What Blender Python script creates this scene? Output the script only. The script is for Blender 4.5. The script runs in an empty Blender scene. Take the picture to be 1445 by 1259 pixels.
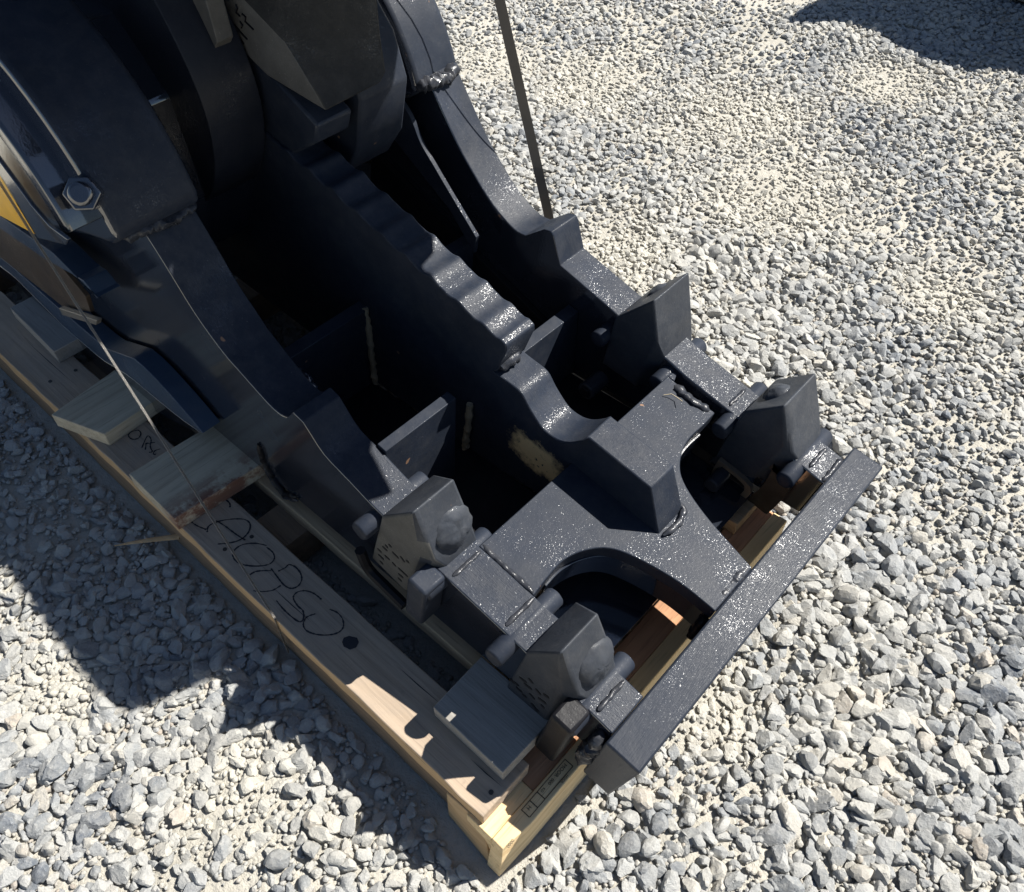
import bpy, bmesh, math, random
import numpy as np
from mathutils import Vector, Matrix, noise
D = {"cam_r":[0.7436,0.6686,0.0113],"cam_u":[-0.5139,0.5606,0.6493],"cam_w":[-0.4278,0.4887,-0.7604],"O":[-0.2238,0.4907,0.28],"ph":0.16406094968746698,"ridge":[[-0.5919,0.0789],[-0.5549,0.0797],[-0.523,0.0805],[-0.497,0.0531],[-0.4683,0.0363],[-0.4483,0.028],[-0.422,0.0324],[-0.3989,0.0475],[-0.3757,0.0768],[-0.3574,0.1042],[-0.2178,0.1044],[-0.1531,0.0003]],"writing":[[[-1.1952,0.4008],[-1.1721,0.4092],[-1.1495,0.4109],[-1.1391,0.4047]],[[-1.1867,0.3333],[-1.1678,0.3291],[-1.1489,0.3312],[-1.128,0.3382]],[[-1.1211,0.3356],[-1.1309,0.3446],[-1.1303,0.3573],[-1.1218,0.3754],[-1.1058,0.3948],[-1.0891,0.4071],[-1.0726,0.4069],[-1.06,0.3944],[-1.0554,0.3777],[-1.0592,0.3608],[-1.0702,0.3448],[-1.0807,0.3329]],[[-1.1319,0.3649],[-1.1072,0.3693],[-1.0746,0.372],[-1.0474,0.3762]],[[-1.005,0.3973],[-1.0265,0.3848],[-1.0426,0.366],[-1.0439,0.3474],[-1.0342,0.3361],[-1.0156,0.3332],[-0.9968,0.3408],[-0.9772,0.3564],[-0.9653,0.3735],[-0.9681,0.3879],[-0.982,0.3952],[-1.0016,0.3947]],[[-0.9738,0.3322],[-0.9717,0.3436],[-0.9633,0.3545],[-0.9504,0.3663]],[[-0.9544,0.3694],[-0.9334,0.3663],[-0.907,0.363],[-0.8898,0.3668],[-0.8833,0.3792],[-0.8888,0.3933],[-0.9034,0.402],[-0.9226,0.404],[-0.9356,0.3988],[-0.9352,0.3896],[-0.939,0.375]],[[-0.9391,0.3148],[-0.9248,0.3252],[-0.9121,0.3411],[-0.9092,0.3583]],[[-0.8258,0.3915],[-0.8479,0.3899],[-0.8653,0.3821],[-0.8736,0.3692],[-0.8693,0.3571],[-0.8492,0.3517],[-0.8325,0.3513],[-0.8186,0.3408],[-0.8196,0.3322],[-0.837,0.3291],[-0.8631,0.3286],[-0.8887,0.3315]],[[-0.8105,0.3635],[-0.8171,0.3473],[-0.8097,0.3336],[-0.795,0.3293],[-0.7769,0.3358],[-0.7607,0.348],[-0.7488,0.3639],[-0.7487,0.379],[-0.7616,0.3901],[-0.7807,0.3933],[-0.7979,0.388]]],"writing2":[[[-1.4731,0.392],[-1.4772,0.381],[-1.4722,0.3711],[-1.457,0.3707],[-1.4491,0.3815],[-1.4564,0.3928],[-1.4677,0.3954],[-1.4731,0.392]],[[-1.4181,0.3709],[-1.4392,0.3978],[-1.4287,0.4002],[-1.4164,0.3923],[-1.4236,0.3856]],[[-1.4236,0.3856],[-1.4079,0.3733]],[[-1.4109,0.4001],[-1.415,0.3914],[-1.4037,0.3842],[-1.3919,0.381],[-1.3954,0.3743]],[[-1.3856,0.3973],[-1.3898,0.3864],[-1.3837,0.3781],[-1.3794,0.382]]],"blot":[[-0.7319,0.3668],[-0.7274,0.3759],[-0.7135,0.3835],[-0.7042,0.3797],[-0.6996,0.3692],[-0.7046,0.3583],[-0.718,0.3548],[-0.7274,0.3586]],"marks1":[[[-0.5289,0.006,-0.0919],[-0.5197,0.006,-0.0911]],[[-0.5159,0.006,-0.0643],[-0.5048,0.006,-0.0638]],[[-0.5091,0.006,-0.0488],[-0.5031,0.006,-0.0493]],[[-0.5004,0.006,-0.0351],[-0.4945,0.006,-0.0342]],[[-0.5267,0.006,-0.1121],[-0.5133,0.006,-0.1116]],[[-0.5094,0.006,-0.0919],[-0.4983,0.006,-0.0897]],[[-0.5224,0.006,-0.1329],[-0.5151,0.006,-0.1334]],[[-0.4902,0.006,-0.0504],[-0.4753,0.006,-0.0516]],[[-0.4699,0.006,-0.0377],[-0.4599,0.006,-0.0443]],[[-0.4555,0.006,-0.0333],[-0.4498,0.006,-0.031]],[[-0.4891,0.006,-0.0904],[-0.481,0.006,-0.0926]],[[-0.473,0.006,-0.0902],[-0.45,0.006,-0.089]],[[-0.4722,0.006,-0.1131],[-0.4611,0.006,-0.1108]],[[-0.4726,0.006,-0.1317],[-0.4645,0.006,-0.1307]]],"marks2":[[[-0.1806,0.006,-0.1049],[-0.172,0.006,-0.1056]],[[-0.1747,0.006,-0.0695],[-0.1614,0.006,-0.0643]],[[-0.1738,0.006,-0.1189],[-0.1616,0.006,-0.1164]],[[-0.163,0.006,-0.0769],[-0.1476,0.006,-0.0719]],[[-0.1597,0.006,-0.0426],[-0.1508,0.006,-0.0465]],[[-0.1471,0.006,-0.0944],[-0.1359,0.006,-0.0986]],[[-0.1406,0.006,-0.0567],[-0.1297,0.006,-0.0608]],[[-0.1297,0.006,-0.0797],[-0.1146,0.006,-0.0747]],[[-0.1367,0.006,-0.1251],[-0.1275,0.006,-0.1292]],[[-0.1243,0.006,-0.0489],[-0.1156,0.006,-0.0435]],[[-0.1199,0.006,-0.0967],[-0.1137,0.006,-0.0972]],[[-0.1886,0.006,-0.1076],[-0.1815,0.006,-0.1115]],[[-0.1581,0.006,-0.1234],[-0.1502,0.006,-0.1207]],[[-0.1268,0.006,-0.1326],[-0.119,0.006,-0.1298]]],"marks3":[[[-1.2845,0.358,0.4722],[-1.2801,0.358,0.4673],[-1.286,0.358,0.4564],[-1.2757,0.358,0.4542]],[[-1.2687,0.358,0.4622],[-1.2582,0.358,0.4614],[-1.2619,0.358,0.4514],[-1.2516,0.358,0.4493],[-1.2397,0.358,0.4468]],[[-1.312,0.358,0.4285],[-1.2956,0.358,0.428],[-1.2822,0.358,0.4224],[-1.2632,0.358,0.4171]],[[-1.3198,0.358,0.4187],[-1.3068,0.358,0.4104]],[[-1.2938,0.358,0.4106],[-1.2752,0.358,0.4025]],[[-1.2778,0.358,0.4438],[-1.2714,0.358,0.4397],[-1.2765,0.358,0.4324]],[[-1.3754,0.358,0.4286],[-1.3624,0.358,0.4202]],[[-1.3451,0.358,0.4451],[-1.328,0.358,0.4472],[-1.3413,0.358,0.4302]],[[-1.3627,0.358,0.4416],[-1.3446,0.358,0.4394],[-1.3426,0.358,0.4248],[-1.3509,0.358,0.4135]]],"ut_tip":[-1.0513,0.36,0.3872],"ut_tipR":[-1.0188,0.46,0.4214],"ut_R":[-1.0371,0.46,0.5633],"ut_left":[[-1.4094,0.36,0.4258],[-1.2953,0.36,0.3849],[-1.216,0.36,0.369],[-1.0513,0.36,0.3872],[-1.1129,0.36,0.4371],[-1.1529,0.36,0.4657],[-1.2633,0.36,0.4932]],"ut2":[[-1.3837,0.3,0.4649],[-1.2806,0.3,0.4094],[-1.2677,0.3,0.4293],[-1.2839,0.3,0.4983]],"brk_out":[[-0.2491,0.699,-0.034],[-0.2593,0.699,-0.0904],[-0.2609,0.699,-0.161],[-0.2496,0.699,-0.2138],[-0.214,0.699,-0.256],[-0.1619,0.699,-0.2715],[-0.1124,0.699,-0.2695],[-0.0766,0.699,-0.2496],[-0.0571,0.699,-0.2175],[-0.0484,0.699,-0.1745],[-0.0423,0.699,-0.0633],[-0.069,0.699,-0.0535]],"brk_in":[[-0.2149,0.699,-0.0496],[-0.2144,0.699,-0.1304],[-0.2095,0.699,-0.1971],[-0.1971,0.699,-0.228],[-0.1672,0.699,-0.2461],[-0.1258,0.699,-0.238],[-0.1061,0.699,-0.221],[-0.0968,0.699,-0.182],[-0.0919,0.699,-0.0806],[-0.1128,0.699,-0.0165]],"sq":[[-0.1947,0.683,-0.1056],[-0.1075,0.683,-0.1136],[-0.1139,0.683,-0.1786],[-0.1856,0.683,-0.174]],"bolt4":[[-0.1418,0.655,-0.164]],"bolt3":[[-0.473,0.655,-0.1424]],"dome1":[[-0.4143,0.0732,0.0582],[0.8994,-0.0,0.4371]],"dome2":[[-0.0888,0.0719,0.0451],[0.8845,-0.0,0.4666]],"dome3":[[-0.5595,0.8302,0.0118],[-0.842,0.0,0.5395]],"dome4":[[-0.1946,0.7564,0.0621],[-0.7888,0.0,0.6146]],"finA":[[-1.7185,-0.05,-0.0578],[-1.6714,-0.05,-0.0507],[-1.4323,-0.05,0.0157],[-1.2827,-0.05,0.0069]],"finA2":[[-1.7699,-0.05,-0.1337],[-1.7139,-0.05,-0.1158],[-1.5007,-0.05,-0.0498],[-1.3163,-0.05,0.0251],[-1.2874,-0.05,0.0031]],"finB":[[-1.9633,-0.03,-0.4703],[-1.871,-0.03,-0.4318],[-1.6483,-0.03,-0.4703],[-1.5121,-0.03,-0.4457],[-1.3977,-0.03,-0.4223],[-1.274,-0.03,-0.3777],[-1.149,-0.03,-0.305],[-1.0378,-0.03,-0.2247]],"finB2":[[-1.9475,-0.03,-0.3688],[-1.8505,-0.03,-0.3462],[-1.6222,-0.03,-0.3158],[-1.4081,-0.03,-0.2776],[-1.2521,-0.03,-0.174],[-1.1712,-0.03,-0.1775],[-1.0856,-0.03,-0.1995],[-1.0335,-0.03,-0.2201]],"brown":[[-1.7833,-0.045,-0.1405],[-1.7334,-0.045,-0.1323],[-1.4522,-0.045,-0.0421],[-1.3773,-0.045,-0.0724],[-1.3839,-0.045,-0.1268],[-1.5536,-0.045,-0.2462],[-1.8558,-0.045,-0.3195],[-1.9161,-0.045,-0.3368]],"tab":[[-1.5209,-0.05,-0.2131],[-1.3132,-0.05,-0.081],[-1.3283,-0.05,-0.1074],[-1.5177,-0.05,-0.2341]],"yellow":[[-1.5851,-0.055,0.1449],[-1.5505,-0.055,0.1208],[-1.4941,-0.055,0.0269],[-1.7339,-0.055,-0.0725]],"slit":[[-0.9,0.018,-0.1637],[-0.8931,0.018,-0.2177],[-0.8697,0.018,-0.2609],[-0.8327,0.018,-0.2808],[-0.7862,0.018,-0.2378]],"strap":[[-0.8565,0.2985,0.152],[-1.4408,0.3707,0.7071]],"strap0":[-1.4772,0.3707,0.7916],"weldL":[[-1.1485,0.02,0.2332],[-1.1114,0.02,0.2736]],"splat":[],"shelf":[]}

R = math.radians
sc = bpy.context.scene
# ------------------------------------------------------------------ camera
cam = bpy.data.cameras.new('camera'); camo = bpy.data.objects.new('camera', cam)
sc.collection.objects.link(camo); sc.camera = camo
cam.lens = 36*1200/1445; cam.sensor_width = 36; cam.sensor_fit = 'HORIZONTAL'
cam.clip_start = .02; cam.clip_end = 500
cr, cu, cw = (Vector(D[k]) for k in ('cam_r', 'cam_u', 'cam_w'))
CAM = Vector((0, 0, 1.6))
M = Matrix((cr, cu, -cw)).transposed().to_4x4(); M.translation = CAM
camo.matrix_world = M
# ------------------------------------------------------------------ sky and sun
SUN_EL, SUN_AZ = R(50), R(63)
wd = bpy.data.worlds.new('World'); sc.world = wd; wd.use_nodes = True
nt = wd.node_tree; bg = nt.nodes['Background']
sky = nt.nodes.new('ShaderNodeTexSky'); sky.sky_type = 'NISHITA'; sky.sun_disc = False
sky.sun_elevation = SUN_EL; sky.sun_rotation = math.pi/2-SUN_AZ
sky.air_density = .8; sky.dust_density = .3
nt.links.new(sky.outputs[0], bg.inputs[0]); bg.inputs[1].default_value = .05
sd = Vector((math.cos(SUN_EL)*math.cos(SUN_AZ), math.cos(SUN_EL)*math.sin(SUN_AZ), math.sin(SUN_EL)))
sl = bpy.data.lights.new('sun', 'SUN'); sl.energy = 5.0; sl.angle = R(.5); sl.color = (1, .965, .9)
so = bpy.data.objects.new('sun', sl); sc.collection.objects.link(so)
so.rotation_euler = sd.to_track_quat('Z', 'Y').to_euler(); so.location = (3, 4, 6)
sc.view_settings.view_transform = 'Standard'; sc.view_settings.look = 'None'
sc.view_settings.exposure = 1.0; sc.view_settings.gamma = 1
sc.render.engine = 'CYCLES'
rnd = random.Random(7)

# ------------------------------------------------------------------ materials
def newmat(name):
    m = bpy.data.materials.new(name); m.use_nodes = True
    n = m.node_tree; return m, n, n.nodes['Principled BSDF']
def N(n, t, **k):
    x = n.nodes.new(t)
    for a, b in k.items():
        if a in x.inputs: x.inputs[a].default_value = b
        else: setattr(x, a, b)
    return x
def ramp(n, src, stops):
    x = n.nodes.new('ShaderNodeValToRGB'); e = x.color_ramp.elements
    while len(e) < len(stops): e.new(.5)
    for i, (p, c) in enumerate(stops):
        e[i].position = p; e[i].color = (c if len(c) == 4 else (*c, 1)) if hasattr(c, '__len__') else (c, c, c, 1)
    n.links.new(src, x.inputs[0]); return x.outputs[0]
def mixc(n, f, a, b, blend='MIX'):
    x = n.nodes.new('ShaderNodeMix'); x.data_type = 'RGBA'; x.blend_type = blend
    for i, v in ((0, f), (6, a), (7, b)):
        if hasattr(v, 'links') or isinstance(v, bpy.types.NodeSocket): n.links.new(v, x.inputs[i])
        else: x.inputs[i].default_value = v if i == 0 else (*v, 1)
    return x.outputs[2]
def coords(n, kind='Object', scale=(1, 1, 1), rot=(0, 0, 0)):
    tc = n.nodes.new('ShaderNodeTexCoord'); mp = n.nodes.new('ShaderNodeMapping')
    n.links.new(tc.outputs[kind], mp.inputs[0]); mp.inputs['Scale'].default_value = scale; mp.inputs['Rotation'].default_value = rot
    return mp.outputs[0]
def noise_(n, vec, scale, detail=4, rough=.55, dist=0):
    x = n.nodes.new('ShaderNodeTexNoise'); x.inputs['Scale'].default_value = scale
    x.inputs['Detail'].default_value = detail; x.inputs['Roughness'].default_value = rough; x.inputs['Distortion'].default_value = dist
    n.links.new(vec, x.inputs['Vector']); return x.outputs['Fac']
def bump_(n, h, strength, dist, prev=None):
    b = n.nodes.new('ShaderNodeBump'); b.inputs['Strength'].default_value = strength; b.inputs['Distance'].default_value = dist
    n.links.new(h, b.inputs['Height'])
    if prev: n.links.new(prev, b.inputs['Normal'])
    return b.outputs[0]

def paint(name, base=(.014, .0185, .029), rough=.58, coat=.45, crough=.19, brush=None, dust=.25, lump=.0, orange=.3, patch=None, glint=1., cior=1.5):
    m, n, P = newmat(name)
    v = coords(n)
    big = noise_(n, v, 9, 5); fine = noise_(n, v, 160, 3)
    col = mixc(n, ramp(n, big, [(.35, 0.), (.75, 1.)]), base, tuple(b*1.35 for b in base))
    # thin film of road dust, broken up
    d = N(n, 'ShaderNodeMath', operation='MULTIPLY'); n.links.new(ramp(n, noise_(n, v, 30, 6, .7), [(.42, 0.), (.8, 1.)]), d.inputs[0]); d.inputs[1].default_value = dust*.35
    col = mixc(n, d.outputs[0], col, (.2, .19, .175))
    # tiny chips and grit
    grit = ramp(n, noise_(n, v, 260, 2, .5), [(.72, 0.), (.76, 1.)])
    gm = N(n, 'ShaderNodeMath', operation='MULTIPLY'); n.links.new(grit, gm.inputs[0]); gm.inputs[1].default_value = dust*.6
    col = mixc(n, gm.outputs[0], col, (.3, .28, .26))
    if patch:  # tan reflection of sunlit gravel, put into the colour
        c0, r0 = patch
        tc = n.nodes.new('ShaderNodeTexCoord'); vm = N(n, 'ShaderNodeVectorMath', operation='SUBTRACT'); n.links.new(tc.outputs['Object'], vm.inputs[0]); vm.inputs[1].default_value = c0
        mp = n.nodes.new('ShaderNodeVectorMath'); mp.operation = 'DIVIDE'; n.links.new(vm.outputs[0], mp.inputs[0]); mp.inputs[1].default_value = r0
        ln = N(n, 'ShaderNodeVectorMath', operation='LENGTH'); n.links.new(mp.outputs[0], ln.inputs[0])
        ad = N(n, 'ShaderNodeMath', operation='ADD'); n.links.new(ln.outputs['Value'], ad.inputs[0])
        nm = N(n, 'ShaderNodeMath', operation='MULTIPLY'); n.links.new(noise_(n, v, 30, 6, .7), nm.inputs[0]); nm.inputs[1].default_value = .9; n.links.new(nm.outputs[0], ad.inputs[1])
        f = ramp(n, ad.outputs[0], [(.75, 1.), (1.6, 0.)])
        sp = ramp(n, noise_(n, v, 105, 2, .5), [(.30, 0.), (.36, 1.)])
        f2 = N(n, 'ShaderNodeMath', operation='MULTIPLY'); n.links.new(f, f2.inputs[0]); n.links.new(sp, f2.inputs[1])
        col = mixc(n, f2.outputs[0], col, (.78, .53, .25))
    n.links.new(col, P.inputs['Base Color'])
    n.links.new(ramp(n, big, [(.3, rough-.08), (.75, rough+.12)]), P.inputs['Roughness'])
    nf = noise_(n, v, 390, 2, .6); nibm = ramp(n, nf, [(.56, 0.), (.72, 1.)])
    nibs = None
    if glint > .5:
        pm = N(n, 'ShaderNodeMath', operation='MULTIPLY_ADD'); n.links.new(noise_(n, v, 9, 4, .65), pm.inputs[0]); pm.inputs[1].default_value = .8; pm.inputs[2].default_value = -.4
        sm_ = N(n, 'ShaderNodeMath', operation='ADD'); n.links.new(nf, sm_.inputs[0]); n.links.new(pm.outputs[0], sm_.inputs[1])
        nibs = ramp(n, sm_.outputs[0], [(.605, coat*.07), (.70, min(1., coat*2.0))])
    if nibs: n.links.new(nibs, P.inputs['Coat Weight'])
    else: P.inputs['Coat Weight'].default_value = coat
    P.inputs['Coat Roughness'].default_value = crough
    chip = ramp(n, noise_(n, v, 34, 1, .5), [(.80 if glint > .5 else 1., 0.), (.81 if glint > .5 else 1., .8)])
    col = mixc(n, chip, col, (.26, .15, .09)); n.links.new(col, P.inputs['Base Color'])
    P.inputs['Specular IOR Level'].default_value = .2
    b = bump_(n, fine, orange, .0008)
    if brush:
        b = bump_(n, noise_(n, coords(n, scale=brush), 1, 3, .6), .5, .0012, b)
    if lump: b = bump_(n, noise_(n, v, 55, 5, .65), .8, lump, b)
    n.links.new(b, P.inputs['Normal'])
    nb_ = bump_(n, noise_(n, coords(n, scale=brush) if brush and glint > .9 and name[:8] == 'streaked' else v, 170 if not (brush and name[:8] == 'streaked') else 1, 3, .65), 1., .00115*glint)
    n.links.new(nb_, P.inputs['Coat Normal']); P.inputs['Coat IOR'].default_value = cior
    return m
P_MAIN = paint('dark_blue_grey_paint')
P_BRUSH = paint('flame_cut_edge_paint', brush=(60, 420, 60), dust=.35, orange=.45)
P_GLOSS = paint('glossy_side_paint', base=(.013, .016, .024), rough=.2, coat=.9, crough=.05, dust=.08, orange=.08, glint=.12, cior=2.1)
P_CAST = paint('cast_tooth_paint', base=(.03, .034, .042), rough=.55, coat=.3, crough=.1, dust=.4, lump=.0012)
P_DULL = paint('dusty_cast_paint', base=(.075, .072, .066), rough=.6, coat=.12, crough=.35, dust=.7, lump=.0012)  # paler dusty cast paint; also carries the upper tooth's ground reflection
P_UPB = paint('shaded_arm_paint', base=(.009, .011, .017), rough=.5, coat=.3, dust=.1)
P_UP = paint('dark_cast_paint', base=(.018, .018, .018), rough=.55, coat=.3, crough=.2, dust=.3, lump=.0015)
P_INK = paint('black_oily_steel', base=(.006, .006, .008), rough=.5, coat=.2, dust=.1, lump=.001)  # near-black base for inner plates, slits and cast marks
P_WELD = paint('weld_paint', base=(.022, .024, .03), rough=.3, coat=.8, crough=.08, dust=.3, lump=.002)
P_BLUE = paint('blue_grey_rib_paint', base=(.03, .05, .085), rough=.35, coat=.5, crough=.12, brush=(40, 40, 300), dust=.3)  # reflected sky on the ribs put into a bluer base colour
P_BAR = paint('streaked_bar_paint', brush=(500, 45, 60), coat=.75, crough=.19, glint=1.0)
P_CENT = paint('centre_plate_paint', patch=((-.45, .362, -.065), (.15, .09, .10)))  # tan area imitates sunlit ground mirrored in the plate

def simple(name, col, rough=.5, metal=0., bumpy=0., coat=0.):
    m, n, P = newmat(name); v = coords(n)
    c = mixc(n, ramp(n, noise_(n, v, 22, 5), [(.3, 0.), (.75, 1.)]), tuple(x*.8 for x in col), col)
    n.links.new(c, P.inputs['Base Color']); P.inputs['Roughness'].default_value = rough; P.inputs['Metallic'].default_value = metal
    P.inputs['Coat Weight'].default_value = coat
    if bumpy: n.links.new(bump_(n, noise_(n, v, 200, 3), .6, bumpy), P.inputs['Normal'])
    return m

def wood(name, axis, light, dark, seed=0, weather=0., rings=0., patch=False):
    m, n, P = newmat(name)
    s = [34, 34, 34]; s[axis] = 1.6
    tc = n.nodes.new('ShaderNodeTexCoord'); mp = n.nodes.new('ShaderNodeMapping'); n.links.new(tc.outputs['Object'], mp.inputs[0])
    mp.inputs['Scale'].default_value = s; mp.inputs['Location'].default_value = (seed*3.1, seed*1.7, seed*2.3)
    v = mp.outputs[0]
    g1 = noise_(n, v, 1.2, 5, .6, .6); g2 = noise_(n, v, 5.5, 3, .6, .2)
    wv = n.nodes.new('ShaderNodeTexWave'); wv.wave_type = 'RINGS'; wv.inputs['Scale'].default_value = .55; wv.inputs['Distortion'].default_value = 3.5; wv.inputs['Detail'].default_value = 2; wv.inputs['Detail Scale'].default_value = .7
    n.links.new(v, wv.inputs['Vector'])
    c = mixc(n, ramp(n, g1, [(.3, 0.), (.72, 1.)]), dark, light)
    c = mixc(n, ramp(n, wv.outputs['Fac'], [(.0, .55*rings+.12), (.5, 0.)]), c, tuple(x*.62 for x in dark))
    c = mixc(n, ramp(n, g2, [(.56, 0.), (.75, .75)]), c, tuple(x*.5 for x in dark))
    vo = coords(n)
    if weather:
        f = ramp(n, noise_(n, vo, 7, 6, .7, .5), [(.35, weather*.45), (.7, weather)])
        c = mixc(n, f, c, (.21, .2, .185))
    dk = ramp(n, noise_(n, vo, 16, 5, .7), [(.66, 0.), (.8, .35)])
    c = mixc(n, dk, c, (.09, .075, .06))
    if patch:
        sx = n.nodes.new('ShaderNodeSeparateXYZ'); n.links.new(vo, sx.inputs[0])
        band = ramp(n, sx.outputs[0], [(.02, 0.), (.075, 1.)]); ns = ramp(n, noise_(n, vo, 19, 6, .7), [(.44, 0.), (.56, 1.)])
        f = N(n, 'ShaderNodeMath', operation='MULTIPLY'); n.links.new(band, f.inputs[0]); n.links.new(ns, f.inputs[1])
        f_ = N(n, 'ShaderNodeMath', operation='MULTIPLY'); n.links.new(f.outputs[0], f_.inputs[0]); f_.inputs[1].default_value = .85
        c = mixc(n, f_.outputs[0], c, (.16, .055, .035))
    n.links.new(c, P.inputs['Base Color']); P.inputs['Roughness'].default_value = .78; P.inputs['Specular IOR Level'].default_value = .25
    b = bump_(n, g2, .7, .0012); b = bump_(n, g1, .5, .0018, b); b = bump_(n, noise_(n, vo, 420, 2), .4, .0004, b)
    n.links.new(b, P.inputs['Normal'])
    return m
W_PLANK = wood('weathered_plank', 0, (.60, .455, .32), (.40, .29, .19), 1, .55)
W_PLANK2 = wood('pine_plank', 0, (.58, .42, .25), (.40, .27, .15), 2, .25)
W_EDGE = wood('fresh_sawn_edge', 0, (.62, .43, .24), (.46, .29, .14), 3, .08)
W_STR = wood('brown_stringer', 0, (.28, .19, .115), (.17, .11, .065), 4, .2)
W_BEAM = wood('pale_crossbeam', 1, (.86, .66, .38), (.68, .48, .25), 5, .0)
W_RED = wood('red_brown_crossbeam', 1, (.62, .35, .2), (.42, .22, .12), 6, .0, 1.)
W_BLK = wood('grey_block', 1, (.66, .58, .42), (.44, .37, .26), 7, .3)
W_BLKS = wood('stained_block', 1, (.66, .58, .42), (.44, .37, .26), 7, .3, patch=True)
W_BLK2 = wood('grey_block_lengthwise', 0, (.40, .37, .33), (.27, .25, .22), 8, .5)
MARK = simple('marker_ink', (.022, .022, .028), .6)
STAMP = simple('stamp_ink', (.03, .02, .014), .7)
RUST = simple('red_stain', (.1, .03, .022), .8)

# ------------------------------------------------------------------ mesh helpers
def link(name, me, mat, parent=None, bevel=0., seg=2, smooth=35):
    o = bpy.data.objects.new(name, me)
    if mat: me.materials.append(mat)
    sc.collection.objects.link(o)
    if parent: o.parent = parent
    for p in me.polygons: p.use_smooth = True
    me.set_sharp_from_angle(angle=R(smooth))
    if bevel:
        b = o.modifiers.new('bevel', 'BEVEL'); b.width = bevel; b.segments = seg; b.limit_method = 'ANGLE'; b.angle_limit = R(30); b.harden_normals = False
    return o
def mesh(verts, faces, name='m'):
    me = bpy.data.meshes.new(name); me.from_pydata([tuple(v) for v in verts], [], faces)
    bm = bmesh.new(); bm.from_mesh(me); bmesh.ops.recalc_face_normals(bm, faces=bm.faces); bm.to_mesh(me); bm.free(); me.update()
    return me
def prism(poly, a, b, axis='Y'):
    """closed outline (list of 2-tuples) extruded from a to b along axis"""
    n = len(poly)
    f = {'Y': lambda p, t: (p[0], t, p[1]), 'X': lambda p, t: (t, p[0], p[1]), 'Z': lambda p, t: (p[0], p[1], t)}[axis]
    vs = [f(p, a) for p in poly]+[f(p, b) for p in poly]
    fs = [list(range(n)), list(range(2*n-1, n-1, -1))]+[[i, (i+1) % n, n+(i+1) % n, n+i] for i in range(n)]
    return mesh(vs, fs)
def loft(sections):
    n = len(sections[0]); vs = [v for s in sections for v in s]; fs = [list(range(n)), [len(vs)-1-i for i in range(n)]]
    for k in range(len(sections)-1):
        for i in range(n): fs.append([k*n+i, k*n+(i+1) % n, (k+1)*n+(i+1) % n, (k+1)*n+i])
    return mesh(vs, fs)
def box(x0, x1, y0, y1, z0, z1): return prism([(x0, z0), (x1, z0), (x1, z1), (x0, z1)], y0, y1)
def spline(pts, sub=5):
    """Catmull-Rom through 2-tuples"""
    out = []
    P_ = [pts[0]]+list(pts)+[pts[-1]]
    for i in range(1, len(P_)-2):
        p0, p1, p2, p3 = P_[i-1], P_[i], P_[i+1], P_[i+2]
        for k in range(sub):
            t = k/sub
            out.append(tuple(.5*((2*p1[j])+(-p0[j]+p2[j])*t+(2*p0[j]-5*p1[j]+4*p2[j]-p3[j])*t*t+(-p0[j]+3*p1[j]-3*p2[j]+p3[j])*t**3) for j in range(len(p1))))
    out.append(tuple(pts[-1])); return out
def tube(path, r, nseg=10, rfun=None, flat=1., closed_ends=True):
    vs, fs = [], []; path = [Vector(p) for p in path]; L = len(path)
    prevn = None
    for i, p in enumerate(path):
        d = (path[min(i+1, L-1)]-path[max(i-1, 0)]).normalized()
        a = Vector((0, 0, 1)) if abs(d.z) < .9 else Vector((1, 0, 0))
        s = d.cross(a).normalized(); t = s.cross(d)
        rr = r*(rfun(i/(L-1)) if rfun else 1)
        for k in range(nseg):
            an = 2*math.pi*k/nseg; vs.append(p+s*math.cos(an)*rr+t*math.sin(an)*rr*flat)
    for i in range(L-1):
        for k in range(nseg): fs.append([i*nseg+k, i*nseg+(k+1) % nseg, (i+1)*nseg+(k+1) % nseg, (i+1)*nseg+k])
    fs.append(list(range(nseg))[::-1]); fs.append(list(range((L-1)*nseg, L*nseg)))
    return mesh(vs, fs)
def rough_up(me, amp, sc_=40, seed=0):
    for v in me.vertices:
        q = noise.noise_vector(v.co*sc_+Vector((seed, seed*2, 0))); v.co += q*amp
def weld(name, path, r, parent, mat=None, seed=0, flat=.8):
    pts = []
    path = [Vector(p) for p in path]
    for a, b in zip(path[:-1], path[1:]):
        k = max(2, int((b-a).length/.004))
        for i in range(k): pts.append(a.lerp(b, i/k))
    pts.append(path[-1])
    g = random.Random(seed); ph = g.random()*6
    me = tube(pts, r, 10, lambda t: (.93+.07*math.sin(t*len(pts)*1.9+ph))*(min(1, t*8+.35))*(min(1, (1-t)*8+.35)), flat)
    rough_up(me, r*.38, 90, seed)
    return link(name, me, mat or P_WELD, parent, smooth=60)
def join_me(ms):
    bm = bmesh.new()
    for m_ in ms: bm.from_mesh(m_)
    me = bpy.data.meshes.new('j'); bm.to_mesh(me); bm.free()
    return me
def thing(name, label, cat, loc=(0, 0, 0), group=None):
    o = bpy.data.objects.new(name, None); sc.collection.objects.link(o); o.location = loc
    o.empty_display_size = .1; o['label'] = label; o['category'] = cat
    if group: o['group'] = group
    return o
def tag(o, label, cat, group=None):
    o['label'] = label; o['category'] = cat
    if group: o['group'] = group
    return o

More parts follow.
